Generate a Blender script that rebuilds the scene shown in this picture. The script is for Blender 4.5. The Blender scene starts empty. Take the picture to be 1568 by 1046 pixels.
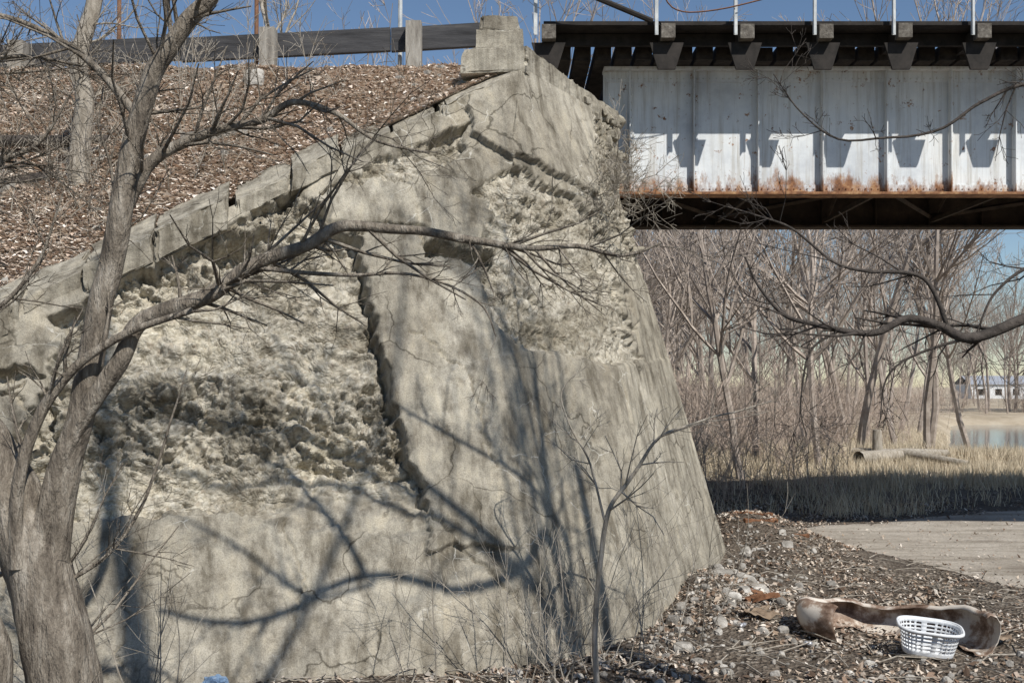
import bpy, math, random
import numpy as np
from mathutils import Vector, Matrix
R = np.random.default_rng(7); random.seed(7)
scene = bpy.context.scene

# ------------------------------------------------------------------ noise
def _h(ix, iy, iz, seed=0):
    h = (ix*374761393 + iy*668265263 + iz*1442695041 + seed*974634777) & 0xffffffff
    h = ((h ^ (h >> 13))*1274126177) & 0xffffffff
    h = h ^ (h >> 16)
    return (h & 0xffff)/65535.0
def vnoise(x, y, z, seed=0):
    x, y, z = np.broadcast_arrays(np.asarray(x, float), np.asarray(y, float), np.asarray(z, float))
    ix = np.floor(x).astype(np.int64); iy = np.floor(y).astype(np.int64); iz = np.floor(z).astype(np.int64)
    fx = x-ix; fy = y-iy; fz = z-iz
    fx = fx*fx*(3-2*fx); fy = fy*fy*(3-2*fy); fz = fz*fz*(3-2*fz)
    r = 0
    for dx in (0, 1):
        for dy in (0, 1):
            for dz in (0, 1):
                w = (fx if dx else 1-fx)*(fy if dy else 1-fy)*(fz if dz else 1-fz)
                r = r + w*_h(ix+dx, iy+dy, iz+dz, seed)
    return r*2-1
def fbm(x, y, z, o=4, seed=0):
    a = 1.0; s = 0; t = 0
    for i in range(o):
        s = s + a*vnoise(x*2**i, y*2**i, z*2**i, seed+i); t += a; a *= .5
    return s/t
def worley(x, y, z, seed=0):
    ix = np.floor(x).astype(np.int64); iy = np.floor(y).astype(np.int64); iz = np.floor(z).astype(np.int64)
    best = np.full(x.shape, 9.0); cid = np.zeros(x.shape)
    for dx in (-1, 0, 1):
        for dy in (-1, 0, 1):
            for dz in (-1, 0, 1):
                jx = ix+dx; jy = iy+dy; jz = iz+dz
                px = jx+_h(jx, jy, jz, seed); py = jy+_h(jx, jy, jz, seed+11); pz = jz+_h(jx, jy, jz, seed+23)
                d = (px-x)**2+(py-y)**2+(pz-z)**2
                m = d < best
                best = np.where(m, d, best); cid = np.where(m, _h(jx, jy, jz, seed+37), cid)
    return np.sqrt(best), cid
def sstep(a, b, x):
    t = np.clip((x-a)/(b-a), 0, 1); return t*t*(3-2*t)
def sdpoly(px, py, poly):
    inside = np.zeros(px.shape, bool); d = np.full(px.shape, 1e9); n = len(poly)
    for i in range(n):
        ax, ay = poly[i]; bx, by = poly[(i+1) % n]
        ex, ey = bx-ax, by-ay
        wx, wy = px-ax, py-ay
        t = np.clip((wx*ex+wy*ey)/(ex*ex+ey*ey), 0, 1)
        d = np.minimum(d, (wx-ex*t)**2+(wy-ey*t)**2)
        c = ((ay > py) != (by > py))
        xi = (bx-ax)*(py-ay)/((by-ay) if by != ay else 1e-9)+ax
        inside ^= c & (px < xi)
    d = np.sqrt(d)
    return np.where(inside, -d, d)

# ------------------------------------------------------------------ helpers
def link(o, parent=None):
    scene.collection.objects.link(o)
    if parent is not None: o.parent = parent
    return o
def empty(name):
    e = bpy.data.objects.new(name, None); e.empty_display_size = .2
    return link(e)
def mk_mesh(name, V, F, mat, smooth=False):
    V = np.asarray(V, np.float32); F = np.asarray(F, np.int32); n, k = F.shape
    me = bpy.data.meshes.new(name)
    me.vertices.add(len(V)); me.vertices.foreach_set('co', V.ravel())
    me.loops.add(n*k); me.loops.foreach_set('vertex_index', F.ravel())
    me.polygons.add(n); me.polygons.foreach_set('loop_start', np.arange(0, n*k, k, dtype=np.int32))
    me.update(calc_edges=True); me.validate()
    me.polygons.foreach_set('use_smooth', [smooth]*len(me.polygons))
    if mat: me.materials.append(mat)
    return me
def obj(name, V, F, mat, parent=None, smooth=False):
    return link(bpy.data.objects.new(name, mk_mesh(name, V, F, mat, smooth)), parent)
def grid_faces(nu, nv):
    i = np.arange(nu-1)[:, None]*nv+np.arange(nv-1)[None, :]
    i = i.ravel()
    return np.stack([i, i+nv, i+nv+1, i+1], 1)
class Acc:
    def __init__(s): s.V = []; s.F = []; s.n = 0
    def add(s, V, F):
        V = np.asarray(V, float); F = np.asarray(F, int)
        s.V.append(V); s.F.append(F+s.n); s.n += len(V)
    def obj(s, name, mat, parent=None, smooth=False):
        return obj(name, np.concatenate(s.V), np.concatenate(s.F), mat, parent, smooth)
    def mesh(s, name, mat, smooth=False):
        return mk_mesh(name, np.concatenate(s.V), np.concatenate(s.F), mat, smooth)
BF = np.array([[0, 3, 2, 1], [4, 5, 6, 7], [0, 1, 5, 4], [1, 2, 6, 5], [2, 3, 7, 6], [3, 0, 4, 7]])
def box(acc, x0, x1, y0, y1, z0, z1):
    acc.add([(x0, y0, z0), (x1, y0, z0), (x1, y1, z0), (x0, y1, z0), (x0, y0, z1), (x1, y0, z1), (x1, y1, z1), (x0, y1, z1)], BF)
def tube(acc, pts, rad, sides=5, bark=0):
    P = np.asarray(pts, float); n = len(P)
    T = np.gradient(P, axis=0); T /= (np.linalg.norm(T, axis=1)[:, None]+1e-9)
    a = np.cross(T[0], (0, 0, 1.0)) if abs(T[0][2]) < .9 else np.cross(T[0], (1.0, 0, 0))
    a /= np.linalg.norm(a)
    ang = np.arange(sides)*2*math.pi/sides; ca = np.cos(ang)[:, None]; sa = np.sin(ang)[:, None]
    V = np.empty((n, sides, 3))
    for i in range(n):
        a = a-T[i]*a.dot(T[i]); a /= (np.linalg.norm(a)+1e-9); b = np.cross(T[i], a)
        V[i] = P[i]+(ca*a+sa*b)*rad[i]
    if bark:
        c = P[:, None, :]; D = V-c
        nn = fbm(V[..., 0]*6, V[..., 1]*6, V[..., 2]*2, 4, 5)
        V = c+D*(1+bark*nn)[..., None]
    idx = np.arange(sides); nx = (idx+1) % sides
    F = np.concatenate([np.stack([i*sides+idx, i*sides+nx, (i+1)*sides+nx, (i+1)*sides+idx], 1) for i in range(n-1)])
    acc.add(V.reshape(-1, 3), F)
def spline(pts, m=6):
    P = np.asarray(pts, float); n = len(P); out = []
    for i in range(n-1):
        p0 = P[max(i-1, 0)]; p1 = P[i]; p2 = P[i+1]; p3 = P[min(i+2, n-1)]
        for k in range(m):
            t = k/m
            out.append(.5*((2*p1)+(-p0+p2)*t+(2*p0-5*p1+4*p2-p3)*t*t+(-p0+3*p1-3*p2+p3)*t**3))
    out.append(P[-1]); return np.array(out)
def unit(v): return v/(np.linalg.norm(v)+1e-9)
def side_dir(d, ang, rnd):
    a = np.cross(d, (0.3, 0.5, 0.8)); a = unit(a); b = np.cross(d, a); f = rnd.uniform(0, 2*math.pi)
    return unit(d*math.cos(ang)+(a*math.cos(f)+b*math.sin(f))*math.sin(ang))
def grow(acc, p, d, L, r, lev, rnd, kids=(7, 5, 4, 0), up=.08, wob=.16, rmin=.002, sid=(7, 5, 4, 3, 3), seg=.22, t0=.22):
    p = np.array(p, float); d = unit(np.array(d, float))
    n = max(3, min(9, int(L/seg))) if lev else 12
    pts = [p.copy()]; dirs = [d]
    for i in range(n):
        d = unit(d+np.array([rnd.gauss(0, wob), rnd.gauss(0, wob), rnd.gauss(0, wob)+up])); p = p+d*L/n
        pts.append(p.copy()); dirs.append(d)
    rad = np.maximum(rmin, np.linspace(r, r*.3, n+1))
    tube(acc, pts, rad, sid[min(lev, 4)])
    if lev < len(kids) and kids[lev] > 0:
        for k in range(kids[lev]):
            t = rnd.uniform(t0, 1.0); i = min(n, int(t*n))
            dd = side_dir(dirs[i], rnd.uniform(.4, .95), rnd)
            grow(acc, pts[i], dd, L*rnd.uniform(.35, .65)*(1.15-.45*t), max(rmin, rad[i]*.6), lev+1, rnd, kids, up, wob, rmin, sid, seg, .2)
def limb(acc, pts, r0, r1, twigs=10, tl=.7, rnd=random, sides=8, bark=.08, m=6, kids=(4, 3, 0), up=.05, tmin=.15):
    P = spline(pts, m); n = len(P)
    P = P+np.stack([vnoise(P[:, 0]*4, P[:, 2]*4, 1.5, 3), vnoise(P[:, 0]*4, P[:, 2]*4, 7.5, 4), vnoise(P[:, 0]*4, P[:, 2]*4, 3.5, 9)], 1)*.018
    rad = np.linspace(r0, r1, n)
    tube(acc, P, rad, sides, bark)
    T = np.gradient(P, axis=0)
    for k in range(twigs):
        i = rnd.randint(int(n*tmin), n-1)
        d = side_dir(unit(T[i]), rnd.uniform(.4, 1.1), rnd)
        grow(acc, P[i], d, tl*rnd.uniform(.4, 1.2), min(rad[i]*.5, .014), 1, rnd, (0,)+kids, up, .2, .0016, (6, 4, 3, 3, 3))

# ------------------------------------------------------------------ materials
def newmat(name, rough=.9):
    m = bpy.data.materials.new(name); m.use_nodes = True; nt = m.node_tree
    b = nt.nodes['Principled BSDF']; b.inputs['Roughness'].default_value = rough
    b.inputs['Specular IOR Level'].default_value = .25
    return m, nt, b
def N(nt, t): return nt.nodes.new(t)
def ramp(nt, fac, stops):
    r = nt.nodes.new('ShaderNodeValToRGB'); e = r.color_ramp.elements
    while len(e) > 1: e.remove(e[-1])
    e[0].position = stops[0][0]; e[0].color = (*stops[0][1], 1)
    for p, c in stops[1:]:
        q = e.new(p); q.color = (*c, 1)
    nt.links.new(fac, r.inputs[0]); return r.outputs[0]
def noise(nt, co, scale, detail=4, rough=.6, dist=0):
    n = N(nt, 'ShaderNodeTexNoise'); n.inputs['Scale'].default_value = scale; n.inputs['Detail'].default_value = detail
    n.inputs['Roughness'].default_value = rough; n.inputs['Distortion'].default_value = dist
    nt.links.new(co, n.inputs['Vector']); return n.outputs['Fac']
def mapping(nt, co, sc):
    m = N(nt, 'ShaderNodeMapping'); m.inputs['Scale'].default_value = sc; nt.links.new(co, m.inputs['Vector']); return m.outputs[0]
def mixc(nt, fac, a, b, mode='MIX'):
    m = nt.nodes.new('ShaderNodeMix'); m.data_type = 'RGBA'; m.blend_type = mode
    for s, v in ((m.inputs[0], fac), (m.inputs[6], a), (m.inputs[7], b)):
        if hasattr(v, 'is_output'): nt.links.new(v, s)
        elif isinstance(v, (int, float)): s.default_value = v
        else: s.default_value = (*v, 1)
    return m.outputs[2]
def bump(nt, bs, h, strength=.5, dist=.02):
    b = N(nt, 'ShaderNodeBump'); b.inputs['Strength'].default_value = strength; b.inputs['Distance'].default_value = dist
    nt.links.new(h, b.inputs['Height']); nt.links.new(b.outputs[0], bs.inputs['Normal'])
def math_(nt, op, a, b=None):
    m = N(nt, 'ShaderNodeMath'); m.operation = op
    for s, v in ((m.inputs[0], a), (m.inputs[1], b)):
        if v is None: continue
        if hasattr(v, 'is_output'): nt.links.new(v, s)
        else: s.default_value = v
    return m.outputs[0]
def objco(nt): return N(nt, 'ShaderNodeTexCoord').outputs['Object']

def mat_concrete(name):
    m, nt, b = newmat(name, .93); co = objco(nt)
    base = ramp(nt, noise(nt, co, .6, 7, .68, .5), [(.28, (.185, .165, .132)), (.45, (.285, .26, .212)), (.58, (.355, .327, .27)), (.72, (.47, .438, .37))])
    st = noise(nt, mapping(nt, co, (3.6, 3.6, .2)), 1.3, 5, .65)
    base = mixc(nt, .9, base, ramp(nt, st, [(.36, (.46, .44, .41)), (.52, (1, 1, 1)), (.70, (1.24, 1.21, 1.15))]), 'MULTIPLY')
    blot = noise(nt, co, 5, 6, .75)
    base = mixc(nt, .75, base, ramp(nt, blot, [(.34, (.58, .56, .53)), (.5, (1, 1, 1)), (.68, (1.2, 1.19, 1.15))]), 'MULTIPLY')
    sp = noise(nt, co, 70, 2, .7)
    base = mixc(nt, .7, base, ramp(nt, sp, [(.3, (.6, .6, .6)), (.6, (1.12, 1.12, 1.12))]), 'MULTIPLY')
    wv = N(nt, 'ShaderNodeVectorMath'); wv.operation = 'ADD'
    sc = N(nt, 'ShaderNodeVectorMath'); sc.operation = 'SCALE'; sc.inputs['Scale'].default_value = .7
    nn = N(nt, 'ShaderNodeTexNoise'); nn.inputs['Scale'].default_value = 1.5; nn.inputs['Detail'].default_value = 5; nt.links.new(co, nn.inputs['Vector'])
    nt.links.new(nn.outputs['Color'], sc.inputs[0]); nt.links.new(co, wv.inputs[0]); nt.links.new(sc.outputs[0], wv.inputs[1])
    vo = N(nt, 'ShaderNodeTexVoronoi'); vo.feature = 'DISTANCE_TO_EDGE'; vo.inputs['Scale'].default_value = .8; nt.links.new(wv.outputs[0], vo.inputs['Vector'])
    crk = ramp(nt, vo.outputs['Distance'], [(0, (.25, .24, .22)), (.004, (.35, .34, .32)), (.010, (1, 1, 1))])
    cm = ramp(nt, noise(nt, co, .8, 2), [(.47, (0, 0, 0)), (.55, (.8, .8, .8))])
    base = mixc(nt, cm, base, mixc(nt, 1.0, base, crk, 'MULTIPLY'))
    v3 = N(nt, 'ShaderNodeTexVoronoi'); v3.feature = 'DISTANCE_TO_EDGE'; v3.inputs['Scale'].default_value = 1.5; nt.links.new(wv.outputs[0], v3.inputs['Vector'])
    vein = math_(nt, 'MULTIPLY', ramp(nt, v3.outputs['Distance'], [(0, (1, 1, 1)), (.010, (0, 0, 0))]), ramp(nt, noise(nt, co, 1.1, 5, .7), [(.52, (0, 0, 0)), (.62, (.9, .9, .9))]))
    base = mixc(nt, vein, base, (.60, .58, .52))
    h = math_(nt, 'ADD', math_(nt, 'MULTIPLY', blot, .8), math_(nt, 'MULTIPLY', sp, .3))
    at = N(nt, 'ShaderNodeAttribute'); at.attribute_name = 'rough'
    v2 = N(nt, 'ShaderNodeTexVoronoi'); v2.inputs['Scale'].default_value = 24; nt.links.new(wv.outputs[0], v2.inputs['Vector'])
    sep = N(nt, 'ShaderNodeSeparateColor'); nt.links.new(v2.outputs['Color'], sep.inputs[0])
    rc = ramp(nt, sep.outputs[0], [(0, (.19, .17, .135)), (.3, (.37, .335, .27)), (.6, (.46, .43, .36)), (.88, (.60, .575, .51)), (1, (.27, .21, .155))])
    rc = mixc(nt, .55, rc, (.43, .395, .325))
    stain = ramp(nt, noise(nt, co, .9, 6, .65), [(.38, (.58, .56, .52)), (.5, (1, 1, 1)), (.64, (1.12, 1.1, 1.04)), (.75, (.74, .70, .58))])
    rc = mixc(nt, 1.0, rc, stain, 'MULTIPLY')
    rc = mixc(nt, .8, rc, ramp(nt, noise(nt, co, 9, 5, .7), [(.34, (.42, .40, .37)), (.5, (.95, .95, .95)), (.65, (1.15, 1.15, 1.15))]), 'MULTIPLY')
    base = mixc(nt, at.outputs['Fac'], base, rc)
    h2 = math_(nt, 'MULTIPLY', math_(nt, 'SUBTRACT', 1.0, v2.outputs['Distance']), at.outputs['Fac'])
    h = math_(nt, 'ADD', h, math_(nt, 'MULTIPLY', h2, .9))
    nt.links.new(base, b.inputs['Base Color']); bump(nt, b, h, .8, .02)
    return m
CONC = mat_concrete('weathered_concrete')

def mat_simple(name, stops, scale, detail=5, bscale=None, bs=.5, bd=.01, rough=.9, sc3=None, metal=0):
    m, nt, b = newmat(name, rough); co = objco(nt)
    c = mapping(nt, co, sc3) if sc3 else co
    nt.links.new(ramp(nt, noise(nt, c, scale, detail, .65), stops), b.inputs['Base Color'])
    if bs: bump(nt, b, noise(nt, c, bscale or scale*3, 4, .7), bs, bd)
    b.inputs['Metallic'].default_value = metal
    return m
BARK = mat_simple('grey_bark', [(.3, (.085, .070, .056)), (.5, (.21, .18, .145)), (.7, (.40, .36, .305))], 16, 6, 26, 1.0, .05, .95, (1, 1, .25))
BARK2 = mat_simple('pale_bark', [(.3, (.20, .172, .138)), (.5, (.33, .295, .245)), (.7, (.48, .44, .385))], 14, 5, 30, .8, .02, .95, (1, 1, .3))
TWIG = mat_simple('distant_bark', [(.3, (.23, .19, .16)), (.7, (.46, .40, .35))], 3, 3, 10, 0)
BRUSH = mat_simple('brush_bark', [(.3, (.32, .25, .205)), (.7, (.54, .45, .38))], 3, 3, 10, 0)
DARKBR = mat_simple('dark_branch_bark', [(.3, (.035, .03, .026)), (.7, (.10, .085, .075))], 14, 5, 30, .8, .02)
WOODG = mat_simple('weathered_grey_timber', [(.3, (.14, .125, .11)), (.5, (.27, .25, .22)), (.72, (.42, .40, .36))], 9, 6, 20, .8, .02, .9, (1, 1, .2))
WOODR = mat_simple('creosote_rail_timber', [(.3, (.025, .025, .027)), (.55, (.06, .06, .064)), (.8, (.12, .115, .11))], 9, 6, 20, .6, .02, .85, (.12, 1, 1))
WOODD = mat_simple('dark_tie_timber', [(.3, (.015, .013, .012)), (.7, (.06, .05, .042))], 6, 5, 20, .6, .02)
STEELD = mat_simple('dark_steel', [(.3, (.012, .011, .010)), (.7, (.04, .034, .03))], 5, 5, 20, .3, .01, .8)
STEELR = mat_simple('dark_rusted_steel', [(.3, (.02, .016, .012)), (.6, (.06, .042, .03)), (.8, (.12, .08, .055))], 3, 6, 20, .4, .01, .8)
POSTM = mat_simple('galvanised_post', [(.3, (.35, .37, .38)), (.7, (.6, .62, .62))], 6, 4, 20, .2, .01, .5)
RUSTP = mat_simple('rusty_post', [(.3, (.12, .06, .035)), (.7, (.28, .15, .09))], 6, 4, 20, .3, .01, .8)
STONE = mat_simple('rubble_stone', [(.3, (.14, .13, .115)), (.5, (.30, .28, .25)), (.70, (.66, .63, .58))], 3.2, 6, 25, .9, .02)

def mat_island(name, cols, rough=.9):
    m, nt, b = newmat(name, rough)
    g = N(nt, 'ShaderNodeNewGeometry'); n = len(cols)
    nt.links.new(ramp(nt, g.outputs['Random Per Island'], [(i/(n-1), c) for i, c in enumerate(cols)]), b.inputs['Base Color'])
    return m
LEAF = mat_island('dead_leaves', [(.06, .04, .028), (.17, .115, .08), (.34, .26, .19), (.60, .52, .43), (.21, .13, .085), (.72, .66, .58), (.09, .068, .05)])
LEAFG = mat_island('grey_leaves', [(.34, .26, .20), (.60, .50, .41), (.76, .68, .59), (.86, .80, .73), (.58, .45, .36), (.36, .28, .22)])
GRASS = mat_island('dry_grass_blades', [(.40, .33, .23), (.58, .50, .37), (.72, .64, .50), (.52, .44, .32), (.36, .30, .22)])
GRASS2 = mat_island('dead_grass_stalks', [(.36, .30, .23), (.52, .45, .36), (.62, .55, .45), (.28, .23, .18)])

def mat_ground():
    m, nt, b = newmat('ground_soil', .95); co = objco(nt)
    v = N(nt, 'ShaderNodeTexVoronoi'); v.inputs['Scale'].default_value = 22; nt.links.new(co, v.inputs['Vector'])
    sep = N(nt, 'ShaderNodeSeparateColor'); nt.links.new(v.outputs['Color'], sep.inputs[0])
    lf = ramp(nt, sep.outputs[0], [(0, (.05, .038, .028)), (.4, (.12, .095, .072)), (.75, (.22, .185, .145)), (1, (.42, .37, .31))])
    so = ramp(nt, noise(nt, co, 1.4, 6, .7), [(.3, (.06, .046, .036)), (.7, (.17, .14, .11))])
    near = mixc(nt, ramp(nt, noise(nt, co, .9, 4), [(.4, (0, 0, 0)), (.6, (1, 1, 1))]), so, lf)
    far = ramp(nt, noise(nt, co, .25, 6, .7), [(.3, (.30, .245, .17)), (.5, (.48, .40, .295)), (.7, (.60, .53, .41))])
    at = N(nt, 'ShaderNodeAttribute'); at.attribute_name = 'field'
    nt.links.new(mixc(nt, at.outputs['Fac'], near, far), b.inputs['Base Color'])
    bump(nt, b, math_(nt, 'ADD', noise(nt, co, 12, 4, .7), v.outputs['Distance']), .9, .05)
    return m
GROUND = mat_ground()
m, nt, b = newmat('packed_dirt_path', .95); co = objco(nt)
c = ramp(nt, noise(nt, co, .5, 8, .72), [(.3, (.29, .25, .205)), (.48, (.44, .395, .335)), (.7, (.58, .53, .46))])
c = mixc(nt, .8, c, ramp(nt, noise(nt, co, 18, 4, .8), [(.33, (.5, .47, .43)), (.48, (1, 1, 1)), (.7, (1.12, 1.1, 1.08))]), 'MULTIPLY')
c = mixc(nt, .9, c, ramp(nt, noise(nt, mapping(nt, co, (.35, 2.2, 1)), 1.2, 5, .6), [(.35, (.62, .6, .57)), (.55, (1, 1, 1))]), 'MULTIPLY')
nt.links.new(c, b.inputs['Base Color']); bump(nt, b, noise(nt, co, 14, 6, .75), .9, .04)
PATH = m

def mat_girder():
    m, nt, b = newmat('rusting_white_paint', .6); co = objco(nt)
    sx = N(nt, 'ShaderNodeSeparateXYZ'); nt.links.new(co, sx.inputs[0])
    paint = ramp(nt, noise(nt, co, .9, 7, .68), [(.3, (.46, .49, .53)), (.5, (.66, .69, .71)), (.7, (.78, .79, .78))])
    st = noise(nt, mapping(nt, co, (7, 7, .35)), 1.5, 6, .7)
    paint = mixc(nt, ramp(nt, st, [(.48, (0, 0, 0)), (.70, (.7, .7, .7))]), paint, (.36, .33, .28))
    hgt = math_(nt, 'SUBTRACT', sx.outputs[2], 6.25)
    k = math_(nt, 'ADD', math_(nt, 'MULTIPLY', hgt, .80), math_(nt, 'MULTIPLY', noise(nt, mapping(nt, co, (1.3, 1.3, .45)), 2.6, 7, .78), 1.5))
    rust = ramp(nt, k, [(.74, (1, 1, 1)), (.84, (.75, .75, .75)), (.99, (0, 0, 0))])
    k2 = math_(nt, 'MULTIPLY', math_(nt, 'LESS_THAN', hgt, .02), 1.0)
    rc = ramp(nt, noise(nt, co, 7, 6, .7), [(.3, (.07, .03, .016)), (.5, (.24, .11, .05)), (.7, (.46, .28, .14))])
    spots = ramp(nt, noise(nt, co, 5.5, 6, .75), [(.61, (0, 0, 0)), (.66, (1, 1, 1))])
    c = mixc(nt, rust, paint, rc); c = mixc(nt, spots, c, rc); c = mixc(nt, k2, c, rc)
    nt.links.new(c, b.inputs['Base Color']); bump(nt, b, noise(nt, co, 12, 4, .7), .3, .01)
    return m
GIRD = mat_girder()

# ------------------------------------------------------------------ terrain functions
WYs = [10.5, 10.95, 12.6, 17, 23]; WXs = [-9, .32, 1.85, 3.7, 3.7]
def rivm(x, y): return sstep(-1.5, 2.0, x-.43*y)*sstep(41, 46, y)*(1-sstep(92, 100, y))
def gz(x, y):
    x = np.asarray(x, float); y = np.asarray(y, float)
    z = 1.35*(1-sstep(1.0, 9.0, y))
    z = z+.65*np.exp(-(((x-4.3)/1.3)**2+((y-18.6)/1.9)**2))
    z = z+.32*np.exp(-(((x-2.7)/.9)**2+((y-14.2)/2.0)**2))
    z = z+.10*fbm(x*.35, y*.35, 0.5, 4, 2)*sstep(0, 3, y)+.06*fbm(x*2.2, y*2.2, .5, 4, 8)
    z = z+(.30*fbm(x*.28, y*.5, .5, 4, 52)+.22)*sstep(24, 27, y)*(1-sstep(38, 46, y))
    pth = sstep(-.6, .5, pathmask(x, y))
    z = z*(1-.9*pth)
    z = z+.30*sstep(26, 31, y)*(1-sstep(36, 46, y))
    rv = rivm(x, y)
    z = z-2.2*rv
    z = z+.8*fbm(x*.02, y*.02, .3, 3, 5)*sstep(100, 180, y)*(1-rv)
    return z
PATHPOLY = [(4.6, 21.0), (6.5, 22.1), (9, 23.2), (14, 26), (34, 33), (60, 30), (30, 12), (14, 9.0), (10.2, 11.4), (8.2, 13.4), (7.0, 16.0), (6.1, 18.6)]
def pathmask(x, y): return -sdpoly(np.asarray(x, float), np.asarray(y, float), PATHPOLY)
def ycop(x): return 11.1+.4218*(x+5.55)
def zcop(x): return 3.78+.6046*(x+5.55)
def ze(x, y):
    x = np.asarray(x, float); y = np.asarray(y, float)
    xb = np.minimum(x, .1)
    yc = ycop(xb)+.42; zc = np.maximum(zcop(xb)+.16, -.3)
    k = np.clip((y-yc)/(15.3-yc), 0, 1)
    z = zc+(7.72-zc)*k**.92
    z = z-8.2*sstep(22.5, 33, y)
    return z+(.14*fbm(x*.9, y*.9, .5, 4, 3)+.06*fbm(x*5, y*5, .5, 3, 6))*sstep(0, .6, y-yc)

def axis(parts): return np.concatenate([np.arange(*p) for p in parts])
gx = axis([(-900, -100, 80), (-100, -20, 8), (-20, -8, 1), (-8, 16, .12), (16, 60, .8), (60, 130, 7), (130, 901, 80)])
gy = axis([(-60, -4, 4), (-4, 9, .5), (9, 30, .12), (30, 60, .8), (60, 130, 2.5), (130, 300, 12), (300, 1600, 100)])
GXm, GYm = np.meshgrid(gx, gy, indexing='ij')
GZm = gz(GXm, GYm)
g = obj('ground', np.stack([GXm, GYm, GZm], -1).reshape(-1, 3), grid_faces(len(gx), len(gy)), GROUND, None, True)
fa = g.data.attributes.new('field', 'FLOAT', 'POINT')
fa.data.foreach_set('value', sstep(26, 31, GYm+3*fbm(GXm*.2, GYm*.2, .5, 3)).ravel().astype(np.float32))

px_ = np.arange(4, 40, .2); py_ = np.arange(8, 34, .2)
PX, PY = np.meshgrid(px_, py_, indexing='ij')
PM = pathmask(PX, PY)+.45*fbm(PX*.9, PY*.9, .5, 5, 12)
F = grid_faces(len(px_), len(py_)); keep = (PM.ravel()[F] > 0).all(1)
PZ = gz(PX, PY)+.02-.06*(1-sstep(0, .35, PM))+.03*fbm(PX*.6, PY*.6, .5, 4, 19)
obj('dirt_path', np.stack([PX, PY, PZ], -1).reshape(-1, 3), F[keep], PATH, None, True)

m, nt, b = newmat('river_water', .08); b.inputs['Base Color'].default_value = (.13, .15, .165, 1); b.inputs['Specular IOR Level'].default_value = .6
bump(nt, b, noise(nt, objco(nt), 1.5, 4), .15, .05)
obj('river', [(14, 38, -.75), (200, 38, -.75), (200, 104, -.75), (14, 104, -.75)], [[0, 1, 2, 3]], m)

ex = np.arange(-26, .12, .12); et = np.linspace(0, 1, 110)
EX = np.repeat(ex[:, None], len(et), 1)
EY = (ycop(EX)+.34)+(34-(ycop(EX)+.34))*et[None, :]**1.6
EMB = mat_simple('embankment_soil', [(.3, (.24, .19, .15)), (.5, (.42, .35, .285)), (.7, (.60, .53, .45))], 3, 8, 18, .8, .04)
obj('embankment', np.stack([EX, EY, ze(EX, EY)], -1).reshape(-1, 3), grid_faces(len(ex), len(et)), EMB, None, True)

# ------------------------------------------------------------------ abutment
ABUT = empty('concrete_bridge_abutment')
NT_ = 420
t = np.linspace(0, 1, NT_)
def pl(t, a, b_, c, k=.841):
    a = np.array(a); b_ = np.array(b_); c = np.array(c)
    w = np.clip(t/k, 0, 1)[:, None]; w2 = np.clip((t-k)/(1-k), 0, 1)[:, None]
    return a+(b_-a)*w+(c-b_)*w2
Cc = pl(t, (.34, 10.85, -.4), (0.0, 13.3, 6.01), (.14, 13.78, 7.22))
Rc = pl(t, (1.83, 12.42, -.4), (1.11, 14.35, 5.68), (1.12, 15.4, 7.15))
Fc = pl(t, (3.75, 17.0, -.4), (1.76, 16.6, 6.03), (1.72, 16.6, 7.12))
Gc = pl(t, (3.75, 23.0, -.4), (1.76, 23.0, 6.03), (1.72, 23.0, 7.12))
nW = 520; sW = np.linspace(0, 1, nW)[:, None]
XT = -9+sW*9.14; zt = zcop(XT)
WX = -9+sW*(Cc[:, 0][None, :]+9); WZ = -.4+t[None, :]*(zt+.4); WY = 10.924+.2375*WX+.3953*WZ
WY[-1] = Cc[:, 1]; WZ[-1] = Cc[:, 2]
Wg = np.stack([WX, WY, WZ], -1)
def seg(A, B, n): s = np.linspace(0, 1, n)[1:, None, None]; return A[None]+(B-A)[None]*s
P = np.concatenate([Wg, seg(Cc, Rc, 120), seg(Rc, Fc, 170), seg(Fc, Gc, 40)])
nU = len(P)
a = np.concatenate([np.linspace(-1, 0, nW), np.linspace(0, 1, 120)[1:], np.linspace(1, 2, 170)[1:], np.linspace(2, 3, 40)[1:]])[:, None]*np.ones((1, NT_))
T2 = t[None, :]*np.ones((nU, 1))
dU = np.gradient(P, axis=0); dV = np.gradient(P, axis=1)
Nn = np.cross(dU, dV); Nn /= np.linalg.norm(Nn, axis=-1)[..., None]
if Nn[100, 100, 1] > 0: Nn = -Nn
X, Y, Z = P[..., 0], P[..., 1], P[..., 2]
def tri(v): return np.abs((v % 1)-.5)*4-1
wx_ = fbm(X*.9, Y*.9, Z*.9, 3, 20); wz_ = fbm(X*.9, Y*.9, Z*.9, 3, 30)
jn = .06*wx_+.05*tri(Z*1.7+X*.5+wz_*1.5)+.028*tri(Z*4.3-X*1.1+wx_*3)+.012*tri(Z*11+X*5+wz_*4)+.02*fbm(X*9, Y*9, Z*9, 3, 25)
jn2 = .06*wz_+.05*tri(X*1.5-Z*.4+wx_*1.5)+.028*tri(X*4.1+Z*1.3+wz_*3)+.012*tri(X*10-Z*4+wx_*4)+.02*fbm(X*9, Y*9, Z*9, 3, 35)
R1 = [(-5.2, 1.62), (-4.57, 1.60), (-3.33, 1.69), (-2.2, 1.5), (-1.31, 1.40), (-.94, 1.69), (-1.21, 2.26), (-1.45, 2.92), (-1.59, 3.53), (-1.74, 4.16), (-1.86, 4.73), (-2.24, 4.93), (-2.41, 5.30), (-2.75, 5.32), (-3.35, 4.90), (-4.06, 4.42), (-4.75, 3.95), (-4.95, 3.21), (-4.94, 2.39)]
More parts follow.
